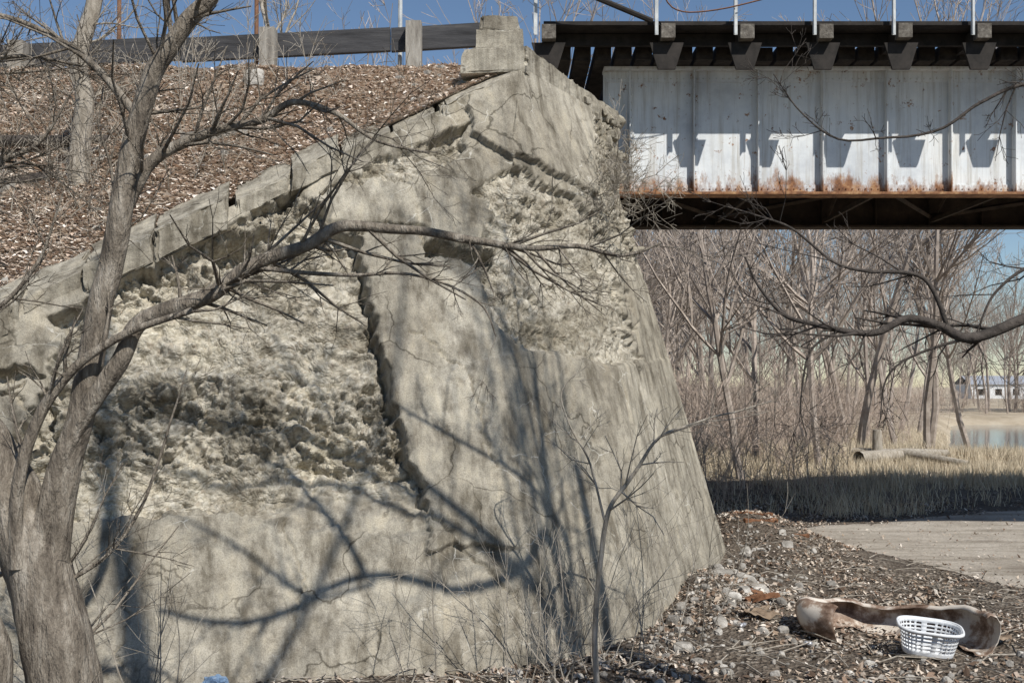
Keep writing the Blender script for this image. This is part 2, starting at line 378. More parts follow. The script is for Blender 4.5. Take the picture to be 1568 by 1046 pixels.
R2 = [(-2.3, 5.35), (-2.0, 5.6), (-1.2, 6.1), (-.75, 6.25), (-.6, 6.15), (-.75, 5.75), (-1.15, 5.6), (-1.8, 5.5)]
R3 = [(-.35, 5.05), (.3, 5.4), (.5, 3.5), (0.0, 3.5), (-.3, 3.9), (-.45, 4.4)]
R5 = [(-.55, 5.45), (.2, 5.9), (.2, 5.2), (-.2, 5.15)]
Wm = np.where(a <= .02, 1, 0)
def inp(poly, j=1.0, w=.016):
    return sstep(w, -w, sdpoly(X+jn*j, Z+jn2*j, poly))*Wm
r1 = inp(R1, .8); r2 = inp(R2); r3 = inp(R3, .5); r5 = inp(R5)
rA = ((a > 0)*(1-sstep(1.25, 1.45, a+jn*2)))*sstep(.505, .512, T2+jn2*.07)*(1-sstep(.812, .82, T2+jn2*.20))
rS = sstep(1.15, 1.25, a+jn)*(1-sstep(2.0, 2.02, a))*sstep(.66, .72, T2+jn*.3)
voids = 0; vp = 0
for poly, dd in (([(-3.62, 4.58), (-3.35, 4.74), (-2.72, 5.0), (-2.85, 4.78), (-3.3, 4.45)], .30), ([(-5.1, 3.75), (-4.65, 3.98), (-4.55, 3.65), (-4.85, 3.55)], .30),
                 ([(-5.35, 2.2), (-4.95, 2.95), (-4.8, 2.7), (-5.0, 2.3)], .30), ([(-1.08, 4.74), (-.6, 4.66), (-.22, 4.70), (-.28, 4.46), (-.75, 4.52), (-1.05, 4.56)], .34),
                 ([(-1.1, 6.05), (-.85, 6.28), (-.55, 6.38), (-.7, 6.1), (-.9, 6.12)], .25), ([(-2.95, 5.25), (-2.5, 5.45), (-2.55, 5.3)], .25), ([(-5.9, 3.1), (-5.2, 3.2), (-5.0, 3.08), (-5.4, 3.02)], .2)):
    q = inp(poly, .6); voids = voids-dd*q; vp = vp+q
wpx = X+.06*fbm(X*6, Y*6, Z*6, 3, 81); wpz = Z+.06*fbm(X*6, Y*6, Z*6, 3, 82)
w1, c1 = worley(wpx*4.5, Y*4.5, wpz*6, 1); w2, c2 = worley(wpx*12, Y*12, wpz*13, 2); w3, c3 = worley(X*28, Y*28, Z*28, 3)
low = fbm(X*1.4, Y*1.4, Z*2.0, 4, 40); mid = fbm(X*5, Y*5, Z*7, 5, 50)
band = .50+.95*sstep(-.2, .3, fbm(X*.6, Y*.6, Z*2.1, 4, 44))
sh = (Z+.10*X+.16*fbm(X*1.3, Y*1.3, Z*.5, 4, 46))/.47; fr_ = sh-np.floor(sh)
shelf = (fr_-.5)*.11+.03*_h(np.floor(sh).astype(np.int64), np.zeros(sh.shape, np.int64), np.zeros(sh.shape, np.int64), 7)
lumps = ((.5-w1)*.13+(c1-.5)*.11+(.45-w2)*.08+(c2-.5)*.055+(.4-w3)*.035+mid*.11)*band
disp = .014*fbm(X*1.2, Y*1.2, Z*1.2, 3, 60)+.008*mid
pop = np.clip(fbm(X*3, Y*3, Z*3, 5, 90)-.42, 0, 1); disp = disp-.09*pop
rd = .20+.17*low
# crisp ledge on the left, sloping shoulder on the right
leftm = sstep(-2.3, -2.7, X+jn)
rampz = sstep(1.35, 2.15, Z+jn*.4)*(1-leftm)+leftm*sstep(1.60, 1.68, Z+jn2*.4)
sm_ = 1-(1-leftm)*(1-sstep(1.6, 1.95, Z+jn*.8+.1*low))*(X > -2.9)         # trowelled shoulder is not rubble
rough = np.clip(r1*sm_+r2+r3+r5+rA+rS+vp, 0, 1)
disp = disp-r1*(.04+(rd-.04)*rampz)+r1*(lumps+shelf)*np.clip(rampz*1.3, .06, 1)
disp = disp-np.maximum(np.maximum(r2, r3), r5)*(.10+.05*low-lumps*.6)
disp = disp-rA*(.12+.08*low)+rA*(lumps*.6+shelf*.5)
disp = disp-rS*.05+rS*lumps*.8
disp = disp+voids+vp*lumps*.3
pil = inp([(-1.92, 4.95), (-.2, 4.75), (-.35, 4.4), (-.3, 3.8), (0, 3.55), (.6, 3.52), (.6, 1.2), (-.9, 1.2), (-.90, 1.69), (-1.17, 2.26), (-1.41, 2.92), (-1.55, 3.53), (-1.70, 4.16)], .8)
disp = disp+.07*pil*(1-sstep(-.04, 0, a))
s2 = inp([(-2.25, 5.5), (-1.9, 5.62), (-1.2, 5.5), (-1.15, 4.98), (-1.9, 4.95), (-2.2, 5.0)], .5); disp = disp+.05*s2
s3 = inp([(-.6, 6.75), (.3, 7.3), (.3, 6.0), (-.05, 5.92), (-.5, 6.2)], .5); slabA = (a > 0)*(1-sstep(1.05, 1.12, a+jn*.5))*sstep(.838, .842, T2+jn2*.06)
disp = disp+.10*np.maximum(s3*(a <= 0), slabA)
kk = .90-.05*a+jn2*.08; disp = disp-.035*(a > 0)*(a < 1.2)*sstep(kk, kk+.004, T2)
disp = disp+.022*(1-sstep(.500, .505, T2+jn2*.03))*((a > -.12) & (a < 2))+.022*(1-sstep(3.50, 3.53, Z+jn2*.3))*(a <= -.12)*(X > -1.7)*pil
def crack(pts, w=.012, dd=.07, j=.8):
    d = np.full(X.shape, 1e9)
    for (ax, az), (bx, bz) in zip(pts[:-1], pts[1:]):
        exx, ezz = bx-ax, bz-az; tt = np.clip(((X+jn*j-ax)*exx+(Z+jn2*j-az)*ezz)/(exx**2+ezz**2), 0, 1)
        d = np.minimum(d, np.hypot(X+jn*j-ax-exx*tt, Z+jn2*j-az-ezz*tt))
    return -dd*sstep(w*2, w*.5, d)*(a < 1)
disp = disp+crack([(-.92, 1.65), (-1.0, 1.9), (-1.21, 2.26), (-1.45, 2.92), (-1.6, 3.53), (-1.76, 4.16), (-1.88, 4.7)], .020, .16)
disp = disp+crack([(-1.9, 4.75), (-1.5, 4.95), (-1.15, 4.95), (-1.1, 4.7), (-.2, 4.7), (.2, 5.0)], .015, .07)
disp = disp+crack([(-1.2, 3.6), (-.5, 3.1), (-.2, 2.0)], .009, .04)+crack([(-.93, 1.65), (-.6, 1.2), (.1, .6)], .012, .05)+crack([(-2.2, 4.98), (-2.0, 4.8), (-1.8, 4.8)], .012, .05)
disp = disp+crack([(-3.9, 1.4), (-3.9, .2)], .010, .04)+crack([(-6, 3.1), (-5.2, 2.9), (-5.0, 2.5)], .015, .06)+crack([(-6.4, 2.7), (-5.7, 2.75), (-5.2, 3.0)], .012, .06)+crack([(-2.4, 1.5), (-2.2, .9), (-2.3, .2)], .009, .035)
disp = disp+.09*(1-sstep(1.60, 1.635, Z+jn2*.5))*leftm*(X > -5.0)+.045*(1-sstep(1.30, 1.34, Z+jn2*.6+.05*X))*(1-leftm)*(a < -.11)
rib = fbm(a*16, a*0, Z*.25, 4, 5)
disp = disp+np.where((a > 1.02) & (a < 2), .05*rib, 0)*(1-rS)
V = P+Nn*disp[..., None]
w = obj('wing_wall_face', V.reshape(-1, 3), grid_faces(nU, NT_), CONC, ABUT, True)
ra = w.data.attributes.new('rough', 'FLOAT', 'POINT'); ra.data.foreach_set('value', rough.ravel().astype(np.float32))

def hexa(name, c, n, amp, mat, parent, chip=0, fr=3, seed=0):
    c = np.array(c, float).reshape(2, 2, 2, 3)
    acc = Acc(); u = np.linspace(0, 1, n)
    def trl(a_, b_, g_):
        a_, b_, g_ = a_[..., None], b_[..., None], g_[..., None]
        lo = (c[0, 0, 0]*(1-a_)+c[0, 0, 1]*a_)*(1-b_)+(c[0, 1, 0]*(1-a_)+c[0, 1, 1]*a_)*b_
        hi = (c[1, 0, 0]*(1-a_)+c[1, 0, 1]*a_)*(1-b_)+(c[1, 1, 0]*(1-a_)+c[1, 1, 1]*a_)*b_
        return lo*(1-g_)+hi*g_
    U, Vv = np.meshgrid(u, u, indexing='ij'); Z0 = np.zeros_like(U); Z1 = Z0+1
    ctr = c.reshape(-1, 3).mean(0)
    for q in ((U, Vv, Z0), (U, Vv, Z1), (U, Z0, Vv), (U, Z1, Vv), (Z0, U, Vv), (Z1, U, Vv)):
        p = trl(*q)
        e = sum((np.minimum(k, 1-k) < .06).astype(float) for k in q)
        x, y, z = p[..., 0], p[..., 1], p[..., 2]
        d = np.stack([fbm(x*fr, y*fr, z*fr, 5, seed+1), fbm(x*fr, y*fr, z*fr, 5, seed+9), fbm(x*fr, y*fr, z*fr, 5, seed+17)], -1)*amp
        ch = chip*np.clip(fbm(x*fr*1.5, y*fr*1.5, z*fr*1.5, 4, seed+31)+.1, 0, 1)*(e >= 2)
        p = p+d+(ctr-p)*ch[..., None]
        acc.add(p.reshape(-1, 3), grid_faces(n, n))
    return acc.obj(name, mat, parent, False)
def copp(k, front, up):
    x = -5.55+5.69*k; nh = np.array([.23, -.97, 0])
    y = 10.924+.2375*x+.3953*zcop(x)
    return np.array([x, y, zcop(x)])+nh*front+np.array([0, 0, up])
for i, (k0, k1, off, lo_) in enumerate([(-.62, -.16, 0, .18), (-.155, .03, .05, .30), (.035, .13, -.02, .16), (.135, .25, .05, .26), (.255, .385, .08, .28), (.40, .50, -.02, .16), (.505, .60, .04, .18), (.605, .70, -.03, .14), (.71, .80, -.07, .10), (.81, .985, -.02, .12)]):
    fr = .10+off
    c = [copp(k0, fr-.02, -lo_), copp(k1, fr-.02, -lo_), copp(k0, -.55, -.25), copp(k1, -.55, -.25), copp(k0, fr, .03+off*.5), copp(k1, fr, .03+off*.5), copp(k0, -.5, .38+off*.5), copp(k1, -.5, .38+off*.5)]
    hexa('coping_%d' % i, c, 54, .045, CONC, ABUT, .22, 3, i*3)
hexa('cap_slab_front', [(-.68, 13.62, 7.14), (.17, 13.70, 7.18), (-.68, 14.6, 7.14), (.30, 14.5, 7.18), (-.65, 13.62, 7.47), (.17, 13.70, 7.54), (-.65, 14.6, 7.47), (.30, 14.5, 7.54)], 24, .03, CONC, ABUT, .12, 3, 4)
hexa('cap_slab_side', [(.19, 13.68, 7.17), (1.76, 16.75, 7.12), (-.5, 14.4, 7.17), (1.0, 17.1, 7.12), (.19, 13.70, 7.54), (1.74, 16.75, 7.46), (-.5, 14.4, 7.54), (1.0, 17.1, 7.46)], 46, .06, CONC, ABUT, .3, 3, 14)
hexa('cap_pedestal', [(-.49, 13.85, 7.48), (.16, 13.85, 7.52), (-.49, 14.6, 7.48), (.16, 14.6, 7.52), (-.48, 13.9, 7.82), (.15, 13.9, 7.84), (-.48, 14.6, 7.82), (.15, 14.6, 7.84)], 20, .025, CONC, ABUT, .14, 3, 24)
hexa('cap_top_block', [(-.45, 13.95, 7.84), (.12, 13.95, 7.84), (-.45, 14.45, 7.84), (.12, 14.45, 7.84), (-.43, 13.98, 8.05), (.07, 13.98, 8.03), (-.43, 14.4, 8.05), (.07, 14.4, 8.03)], 20, .025, CONC, ABUT, .18, 3, 34)
hexa('backwall', [(-.4, 15.6, 3), (1.55, 16.9, 3), (-.4, 23, 3), (1.55, 23, 3), (-.4, 15.6, 7.5), (1.50, 17.0, 7.3), (-.4, 23, 7.6), (1.50, 23, 7.3)], 12, .02, CONC, ABUT, 0, 3, 44)
import bmesh
bm = bmesh.new(); bmesh.ops.create_icosphere(bm, subdivisions=3, radius=1); IV = np.array([v.co[:] for v in bm.verts]); IF = np.array([[v.index for v in f.verts] for f in bm.faces]); bm.free()
bm = bmesh.new(); bmesh.ops.create_icosphere(bm, subdivisions=2, radius=1); IV2 = np.array([v.co[:] for v in bm.verts]); IF2 = np.array([[v.index for v in f.verts] for f in bm.faces]); bm.free()
def stones(name, pts, mat, parent=None, lo=True):
    A = Acc(); BV, BFc = (IV2, IF2) if lo else (IV, IF)
    for (x, y, z, s) in pts:
        o = R.uniform(0, 50, 3); sc = R.uniform(.55, 1.25, 3)*s
        d = 1+.55*fbm(BV[:, 0]*1.3+o[0], BV[:, 1]*1.3+o[1], BV[:, 2]*1.3+o[2], 4)
        Vv = np.clip(BV*d[:, None], -.78, .78)*sc; a_ = R.uniform(0, 6.28); c_, s_ = math.cos(a_), math.sin(a_)
        tl = R.normal(0, .35); ct, st_ = math.cos(tl), math.sin(tl)
        Vv = np.stack([Vv[:, 0], Vv[:, 1]*ct-Vv[:, 2]*st_, Vv[:, 1]*st_+Vv[:, 2]*ct], 1)
        Vv = np.stack([Vv[:, 0]*c_-Vv[:, 1]*s_, Vv[:, 0]*s_+Vv[:, 1]*c_, Vv[:, 2]], 1)+(x, y, z)
        A.add(Vv, BFc)
    return A.obj(name, mat, parent)
pts = []
for k in range(60):
    q = R.random(); pts.append((1.0+.75*q+R.normal(0, .05), 15.45+1.1*q+R.normal(0, .1), R.uniform(6.3, 7.35), R.uniform(.05, .14)))
stones('crumbled_lumps', pts, CONC, ABUT, False)

# ------------------------------------------------------------------ bridge
BR = empty('steel_girder_bridge')
X0, X1 = 1.55, 62.0
def girder(y, nm, mt):
    A = Acc(); box(A, X0, X1, y, y+.02, 6.28, 8.30); A.obj(nm+'_web', mt, BR)
    A = Acc()
    box(A, X0, X1, y-.17, y+.19, 6.215, 6.255); box(A, X0, X1, y-.17, y+.19, 8.32, 8.36)
    box(A, X0, X1, y-.018, y-.002, 6.257, 6.40); box(A, X0, X1, y-.018, y-.002, 8.14, 8.318)
    x = 1.98
    while x < X1:
        box(A, x, x+.018, y-.15, y-.02, 6.262, 8.312); box(A, x+.02, x+.09, y-.019, y-.003, 6.41, 8.13)
        x += 1.085
    A.obj(nm+'_flanges_and_stiffeners', mt, BR)
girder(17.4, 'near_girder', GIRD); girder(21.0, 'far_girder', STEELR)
A = Acc(); oc = np.array([(1, 0, 0), (0, 0, 1), (-1, 0, 0), (0, 0, -1)])*.018
def rivet(x, y, z):
    V = [(x+o[0], y, z+o[2]) for o in oc]+[(x+o[0]*.5, y-.018, z+o[2]*.5) for o in oc]
    A.add(V, [[4, 5, 6, 7], [0, 1, 5, 4], [1, 2, 6, 5], [2, 3, 7, 6], [3, 0, 4, 7]])
for x in np.arange(1.6, 16, .11): rivet(x, 17.381, 6.33); rivet(x, 17.381, 8.20)
x = 1.98
while x < 14:
    for z in np.arange(6.5, 8.1, .13): rivet(x+.055, 17.380, z)
    x += 1.085
A.obj('rivets', GIRD, BR)
A = Acc(); x = 1.98; k = 0
while x < 40:
    box(A, x, x+.06, 17.6, 20.8, 6.30, 6.38)
    for q in ((17.6, 20.8), (20.8, 17.6)):
        if k % 2 == (0 if q[0] < 18 else 1): tube(A, [(x, q[0], 6.42), (x+2.17, q[1], 6.42)], [.05, .05], 4)
    tube(A, [(x, 17.6, 6.45), (x, 20.8, 8.25)], [.04, .04], 4); tube(A, [(x+.1, 20.8, 6.45), (x+.1, 17.6, 8.25)], [.04, .04], 4)
    x += 1.085*2; k += 1
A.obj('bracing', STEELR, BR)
A = Acc(); x = .7
while x < 45:
    dy = random.uniform(-.05, .05)
    box(A, x, x+.27, 16.92+dy, 21.7+dy, 8.365, 8.60+random.uniform(-.01, .01)); x += .335
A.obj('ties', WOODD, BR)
A = Acc(); B = Acc()
for x in [.58]+[2.46+1.243*i for i in range(33)]:
    dz = random.uniform(-.015, .015)
    box(A, x-.11, x+.11, 16.10, 16.26, 8.46+dz, 8.685+dz)
    box(B, x-.09, x+.09, 16.27, 17.2, 8.45, 8.66)
    V = []
    for y in (16.275, 16.32):
        V += [(x-.27, y, 8.44), (x+.27, y, 8.44), (x+.14, y, 8.02), (x-.14, y, 8.02)]
    B.add(V, [[0, 3, 2, 1], [4, 5, 6, 7], [0, 1, 5, 4], [1, 2, 6, 5], [2, 3, 7, 6], [3, 0, 4, 7]])
WOODB = mat_simple('block_end_timber', [(.3, (.06, .052, .045)), (.55, (.15, .135, .115)), (.75, (.28, .26, .23))], 12, 6, 25, .9, .02)
A.obj('outrigger_block_ends', WOODB, BR); B.obj('outriggers_and_brackets', STEELD, BR)
A = Acc()
for y in np.arange(16.24, 17.0, .046): box(A, .5, 45, y, y+.0425, 8.702, 8.72)
for x in np.arange(.5, 45, .2): box(A, x, x+.02, 16.2, 17.0, 8.722, 8.74)
box(A, .5, 45, 16.19, 16.23, 8.69, 8.75)
box(A, .5, 45, 16.60, 16.68, 8.50, 8.69)
A.obj('walkway_grating', STEELD, BR)
A = Acc()
for x in [.37]+[2.27+1.243*i for i in range(34)]:
    box(A, x-.03, x+.03, 16.085, 16.097, 8.50, 9.9); box(A, x-.03, x-.02, 16.03, 16.083, 8.50, 9.9)
A.obj('railing_posts', POSTM, BR)
A = Acc()
for z in (9.25, 9.5, 9.85): tube(A, [(.37, 16.11, z), (45, 16.11, z)], [.014, .014], 5)
tube(A, spline([(2.27, 16.0, 9.5), (2.5, 16, 8.9), (3.2, 16, 8.86), (4.6, 16, 9.2), (6, 16, 9.5)]), [.012]*25, 4)
A.obj('railing_cables', RUSTP, BR)
A = Acc(); tube(A, [(-.5, 15.6, 9.9), (1.0, 15.8, 9.1), (2.2, 16.05, 8.70)], [.045]*3, 8); A.obj('conduit_pipe', STEELD, BR)

# ------------------------------------------------------------------ guard rail on the embankment
GR = empty('timber_guard_rail')
A = Acc()
def beam(x0, z0, x1, z1, y, h, d):
    A.add([(x0, y, z0), (x1, y, z1), (x1, y+d, z1), (x0, y+d, z0), (x0, y, z0+h), (x1, y, z1+h), (x1, y+d, z1+h), (x0, y+d, z0+h)], BF)
xs_ = [-16, -12.2, -9.0, -5.2, -1.9, -.45]
for i in range(5): beam(xs_[i]+.01, 7.90+.045*(xs_[i]+9), xs_[i+1]-.01, 7.90+.045*(xs_[i+1]+9)+.02, 16.0+.03*(i % 2), .36, .10)
A.obj('rail_boards', WOODR, GR)
A = Acc()
for x, h in ((-1.52, 8.62), (-3.78, 8.52), (-7.66, 8.32), (-11, 8.2), (-14, 8.1)): box(A, x-.12, x+.12, 15.78, 15.985, 7.4, h)
A.obj('posts', WOODG, GR)
for u, mt, nm in ((-1.80, POSTM, 'steel_marker_post'), (-4.1, RUSTP, 'rusty_signpost'), (-6.3, RUSTP, 'rusty_signpost')):
    A = Acc(); tube(A, [(u, 16.4, 7.6), (u+.02, 16.4, 10.5)], [.035, .035], 8); A.obj(nm, mt)

# ------------------------------------------------------------------ foreground tree (left)
rnd = random.Random(3)
def D(lst, y, dy=0): return [(x, y+dy*i, z) for i, (x, z) in enumerate(lst)]
A = Acc()
limb(A, D([(-2.60, .2), (-2.68, .8), (-2.76, 1.30), (-2.88, 1.80), (-3.03, 2.24), (-3.22, 2.6), (-3.58, 3.1)], 6.27), .25, .15, 6, 1.0, rnd, 26, .20, 14)
limb(A, D([(-3.5, 3.0), (-3.8, 3.5), (-3.98, 4.1), (-4.06, 4.96), (-3.9, 6)], 6.27), .15, .06, 10, 1.0, rnd, 14, .15, 10)
limb(A, D([(-2.76, 1.2), (-2.80, 1.7), (-2.77, 2.15), (-2.70, 2.55), (-2.60, 2.92), (-2.53, 3.36), (-2.42, 3.88), (-2.36, 4.28), (-2.29, 4.62), (-2.18, 4.92), (-2.0, 5.18), (-1.82, 5.40), (-1.6, 5.9), (-1.5, 6.8)], 6.25), .095, .042, 14, .9, rnd, 16, .14, 12, tmin=.4)
limb(A, D([(-2.78, 1.3), (-2.86, 1.9), (-2.80, 2.3), (-2.66, 2.70), (-2.38, 3.12), (-2.24, 3.38), (-1.82, 3.54), (-1.60, 3.71), (-1.26, 3.84), (-1.04, 3.95), (-.66, 3.94), (-.26, 3.88), (.06, 3.83), (.38, 3.85), (.66, 3.79), (.9, 3.86)], 6.2), .075, .006, 28, .75, rnd, 14, .12, 9, tmin=.35)
limb(A, D([(-2.42, 3.95), (-2.30, 4.24), (-2.20, 4.38), (-1.98, 4.50), (-1.76, 4.57), (-1.54, 4.62), (-1.32, 4.74), (-1.06, 4.66), (-.82, 4.5), (-.5, 4.42)], 6.27), .045, .006, 20, .7, rnd, 10, .1, 8)
limb(A, D([(-1.6, 3.71), (-1.3, 3.68), (-.95, 3.66), (-.55, 3.66), (-.2, 3.5), (-.1, 3.3)], 6.2), .018, .004, 8, .5, rnd, 6, .05, 6)
limb(A, D([(-2.95, 1.9), (-2.94, 2.4), (-2.82, 2.8), (-2.62, 3.08), (-2.3, 3.3), (-1.9, 3.44)], 6.1), .045, .018, 6, .6, rnd, 10, .1, 8)
limb(A, D([(-2.29, 4.62), (-2.5, 4.9), (-2.75, 5.1), (-3.1, 5.25), (-3.4, 5.3)], 6.27), .03, .008, 12, .6, rnd, 7, .05)
limb(A, D([(-3.94, 3.96), (-3.5, 4.2), (-3.2, 4.35), (-2.9, 4.5), (-2.7, 4.8)], 6.3), .03, .005, 18, .7, rnd, 7, .05)
limb(A, D([(-3.9, 4.4), (-3.5, 4.9), (-3.1, 5.05), (-2.7, 5.0)], 6.4), .03, .005, 16, .7, rnd, 7, .05)
limb(A, D([(-3.58, 3.2), (-3.2, 3.5), (-2.95, 3.8), (-2.8, 4.2)], 6.4), .02, .005, 12, .7, rnd, 7, .05)
limb(A, D([(-2.78, 1.75), (-2.5, 1.95), (-2.25, 2.3), (-2.1, 2.75), (-2.0, 3.1)], 6.3), .016, .004, 6, .5, rnd, 6, .05)
limb(A, D([(-3.12, .3), (-3.10, .9), (-3.04, 1.40), (-3.12, 1.66)], 6.0), .12, .08, 0, .1, rnd, 16, .4, 8)
A.obj('leaning_bare_tree', BARK, None, True)

rnd = random.Random(12); A = Acc()
limb(A, [(4.5, 6.2, .2), (4.45, 6.25, 2), (4.3, 6.27, 3.3), (4.4, 6.3, 5), (4.8, 6.0, 7.5), (5.0, 5.6, 10)], .17, .06, 10, 1.2, rnd, 12, .1)
limb(A, D([(4.3, 3.2), (3.8, 3.45), (3.42, 3.48), (3.14, 3.40), (2.82, 3.29), (2.62, 3.36), (2.42, 3.40), (2.24, 3.32), (2.02, 3.33), (1.82, 3.38), (1.66, 3.44), (1.5, 3.62), (1.42, 3.8)], 6.27), .045, .005, 16, .55, rnd, 9, .08)
limb(A, D([(2.68, 3.33), (2.56, 3.60), (2.42, 3.68), (2.18, 3.69), (1.96, 3.76), (1.72, 3.96), (1.5, 4.05), (1.3, 4.1)], 6.27), .016, .004, 12, .5, rnd, 7, .05)
limb(A, D([(2.82, 3.29), (2.5, 3.2), (2.3, 3.05), (2.25, 2.8)], 6.27), .012, .003, 6, .4, rnd, 6, .05)
limb(A, D([(2.0, 3.33), (1.82, 3.2), (1.76, 2.9), (1.8, 2.7)], 6.27), .010, .003, 5, .4, rnd, 6, .05)
limb(A, D([(4.4, 5.0), (3.7, 4.9), (3.14, 4.84), (2.86, 4.72), (2.58, 4.56), (2.06, 4.50), (1.78, 4.66), (1.6, 4.9)], 6.27), .016, .003, 12, .45, rnd, 7, .05)
limb(A, D([(4.4, 4.2), (3.7, 3.9), (3.2, 3.75), (2.95, 3.55), (2.85, 3.3)], 6.27), .02, .004, 10, .6, rnd, 7, .05)
A.obj('riverbank_tree', DARKBR, None, True)

# overhanging trees beside and behind the photographer: their shadows fall on the wall
rnd = random.Random(5); A = Acc()
limb(A, [(7.2, 0, .6), (7.0, .6, 3), (6.3, 2.4, 6), (5.0, 4.6, 7.9), (3.8, 6.2, 7.66), (3.48, 5.9, 7.36), (2.78, 5.69, 7.13), (1.8, 5.53, 7.3), (.67, 5.09, 6.88), (-.2, 4.9, 7.1)], .095, .028, 12, .9, rnd, 10, .05)
limb(A, [(1.9, 5.5, 7.25), (1.3, 5.4, 7.0), (.8, 5.4, 6.75)], .03, .012, 5, .6, rnd, 7, .05)
limb(A, [(1.3, 5.3, 7.1), (.9, 5.3, 7.35), (.3, 5.4, 7.6), (-.3, 5.2, 8.2)], .035, .01, 8, .8, rnd, 7, .05)
limb(A, [(5.0, 4.6, 7.9), (3.6, 4.8, 9.2), (2.2, 5.2, 9.6), (.8, 5.0, 10.1), (-.6, 4.6, 10.4)], .06, .025, 20, 1.5, rnd, 8, .05)
limb(A, [(4.4, 4.8, 8.4), (3.0, 5.3, 8.5), (1.6, 5.6, 8.7), (.3, 5.6, 8.5), (-.8, 5.3, 8.9)], .045, .018, 20, 1.3, rnd, 8, .05)
limb(A, [(6.3, 2.4, 6), (5.6, 3.6, 9), (4.6, 5.0, 11), (3.6, 6.0, 12.5)], .065, .025, 20, 1.8, rnd, 8, .05)
limb(A, [(5.2, 4.2, 10.2), (4.4, 5.6, 11.0), (3.4, 6.6, 11.2), (2.4, 7.0, 11.6)], .045, .015, 14, 1.3, rnd, 8, .05)
limb(A, [(4.6, 5.2, 7.9), (3.9, 6.6, 7.4), (2.9, 7.3, 7.1), (1.8, 7.7, 7.0), (.7, 7.9, 7.3), (-.4, 8.0, 7.5)], .035, .010, 34, 1.2, rnd, 8, .05, kids=(5, 3, 0))
limb(A, [(3.8, 6.2, 7.66), (3.2, 7.6, 8.4), (2.6, 8.6, 9.0), (2.2, 9.4, 9.6)], .028, .010, 26, 1.3, rnd, 8, .05, kids=(5, 3, 0))
limb(A, [(1.8, 5.53, 7.3), (.6, 6.4, 7.9), (-.9, 6.9, 8.0), (-2.4, 7.0, 8.3)], .04, .012, 26, 1.3, rnd, 8, .05, kids=(5, 3, 0))
limb(A, [(2.2, 5.2, 9.6), (1.2, 6.0, 9.9), (.2, 6.6, 10.0)], .03, .008, 10, 1.0, rnd, 7, .05)
A.obj('overhanging_tree', BARK, None, True)
A = Acc()
limb(A, [(3.3, -1.2, 1.2), (3.3, -1.1, 5), (3.15, -1, 9), (3.2, -.9, 12.5), (3.0, -.8, 15.5), (3.1, -.8, 19)], .24, .09, 10, 1.6, rnd, 10, .05, tmin=.5)
limb(A, [(3.2, -1, 11), (4.4, .2, 13.0), (5.0, 1.5, 15), (5.2, 2, 17)], .07, .02, 10, 1.6, rnd, 8, .05)
A.obj('tall_bank_tree', BARK, None, True)
A = Acc(); rnd = random.Random(8)
for k in range(9):
    y = 4.6+rnd.uniform(-.6, .6)-.1*k; x = max(y*.78+k*.28, 4.4)
    limb(A, [(x, y, .3), (x+.1, y+.2, 4), (x+rnd.uniform(-.4, .2), y+.8, 8), (x+rnd.uniform(-.7, .1), y+1.4, 13)], .042, .012, 9, 1.2, rnd, 6, .05)
A.obj('poplar_clump', BARK, None, True)

# trees and thicket on the embankment
def bare_tree(name, mat, base, H, r, seed, kids=(10, 5, 4, 2, 0), lean=(0, 0)):
    A = Acc(); grow(A, base, (lean[0], lean[1], 1), H, r, 0, random.Random(seed), kids, .05, .10, .004)
    return A.obj(name, mat, None, True)
A = Acc(); rnd = random.Random(21)
limb(A, [(-5.5, 13.0, 5.0), (-5.50, 13, 5.9), (-5.42, 13, 6.6), (-5.5, 13, 7.1), (-5.32, 13, 7.8), (-5.2, 13, 8.4), (-5.0, 13, 9.3)], .14, .07, 26, 1.5, rnd, 10, .15)
A.obj('embankment_tree', BARK2, None, True)
bare_tree('embankment_tree.001', BARK2, (-7.6, 14.2, 6.3), 5, .08, 33); bare_tree('embankment_tree.002', BARK2, (-3.9, 17.5, 7.5), 4, .06, 34)
A = Acc(); rnd = random.Random(31)
for k in range(95):
    x = rnd.uniform(-9, -2.2); y = rnd.uniform(float(ycop(x))+.7, 15.2)
    if x > -4 and rnd.random() < .6: continue
    grow(A, (x, y, float(ze(x, y))-.05), (rnd.gauss(0, .4), rnd.gauss(-.1, .3), 1), rnd.uniform(.6, 1.5), .009, 1, rnd, (0, 5, 4, 0), .02, .16, .003)
A.obj('embankment_thicket', BARK2, None)
A = Acc(); rnd = random.Random(41)
for k in range(34):
    grow(A, (rnd.uniform(1.1, 1.9), rnd.uniform(14.6, 16.1), rnd.uniform(5.3, 6.3)), (rnd.gauss(.1, .5), -.8, rnd.uniform(-.1, .7)), rnd.uniform(.6, 1.3), .007, 1, rnd, (0, 5, 4, 0), .0, .2, .0028)
A.obj('abutment_shrub', BARK2, None)
A = Acc(); rnd = random.Random(51)
limb(A, D([(.86, -.05), (.84, .57), (.95, 1.62), (1.19, 2.05), (1.48, 2.47), (2.0, 2.67), (2.6, 2.84)], 10.3), .034, .005, 16, .8, rnd, 8, .05)
limb(A, D([(.95, 1.6), (.78, 2.2), (.58, 2.6), (.5, 2.95), (.75, 3.2)], 10.3), .016, .003, 10, .6, rnd, 6, .05)
A.obj('sapling', BARK2, None, True)
A = Acc()
for bx, by, n_ in ((.25, 10.3, 8), (.6, 10.5, 7), (1.3, 11.2, 6), (-.9, 9.9, 3), (-4.0, 9.3, 6), (1.9, 11.9, 5), (-3.2, 9.4, 4)):
    for k in range(n_):
        x = bx+rnd.gauss(0, .18); y = by+rnd.gauss(0, .1)
        grow(A, (x, y, float(gz(x, y))-.03), (rnd.gauss(0, .3), rnd.gauss(0, .15), 1), rnd.uniform(.8, 2.0), .008, 1, rnd, (0, 4, 3, 0), .05, .1, .002)
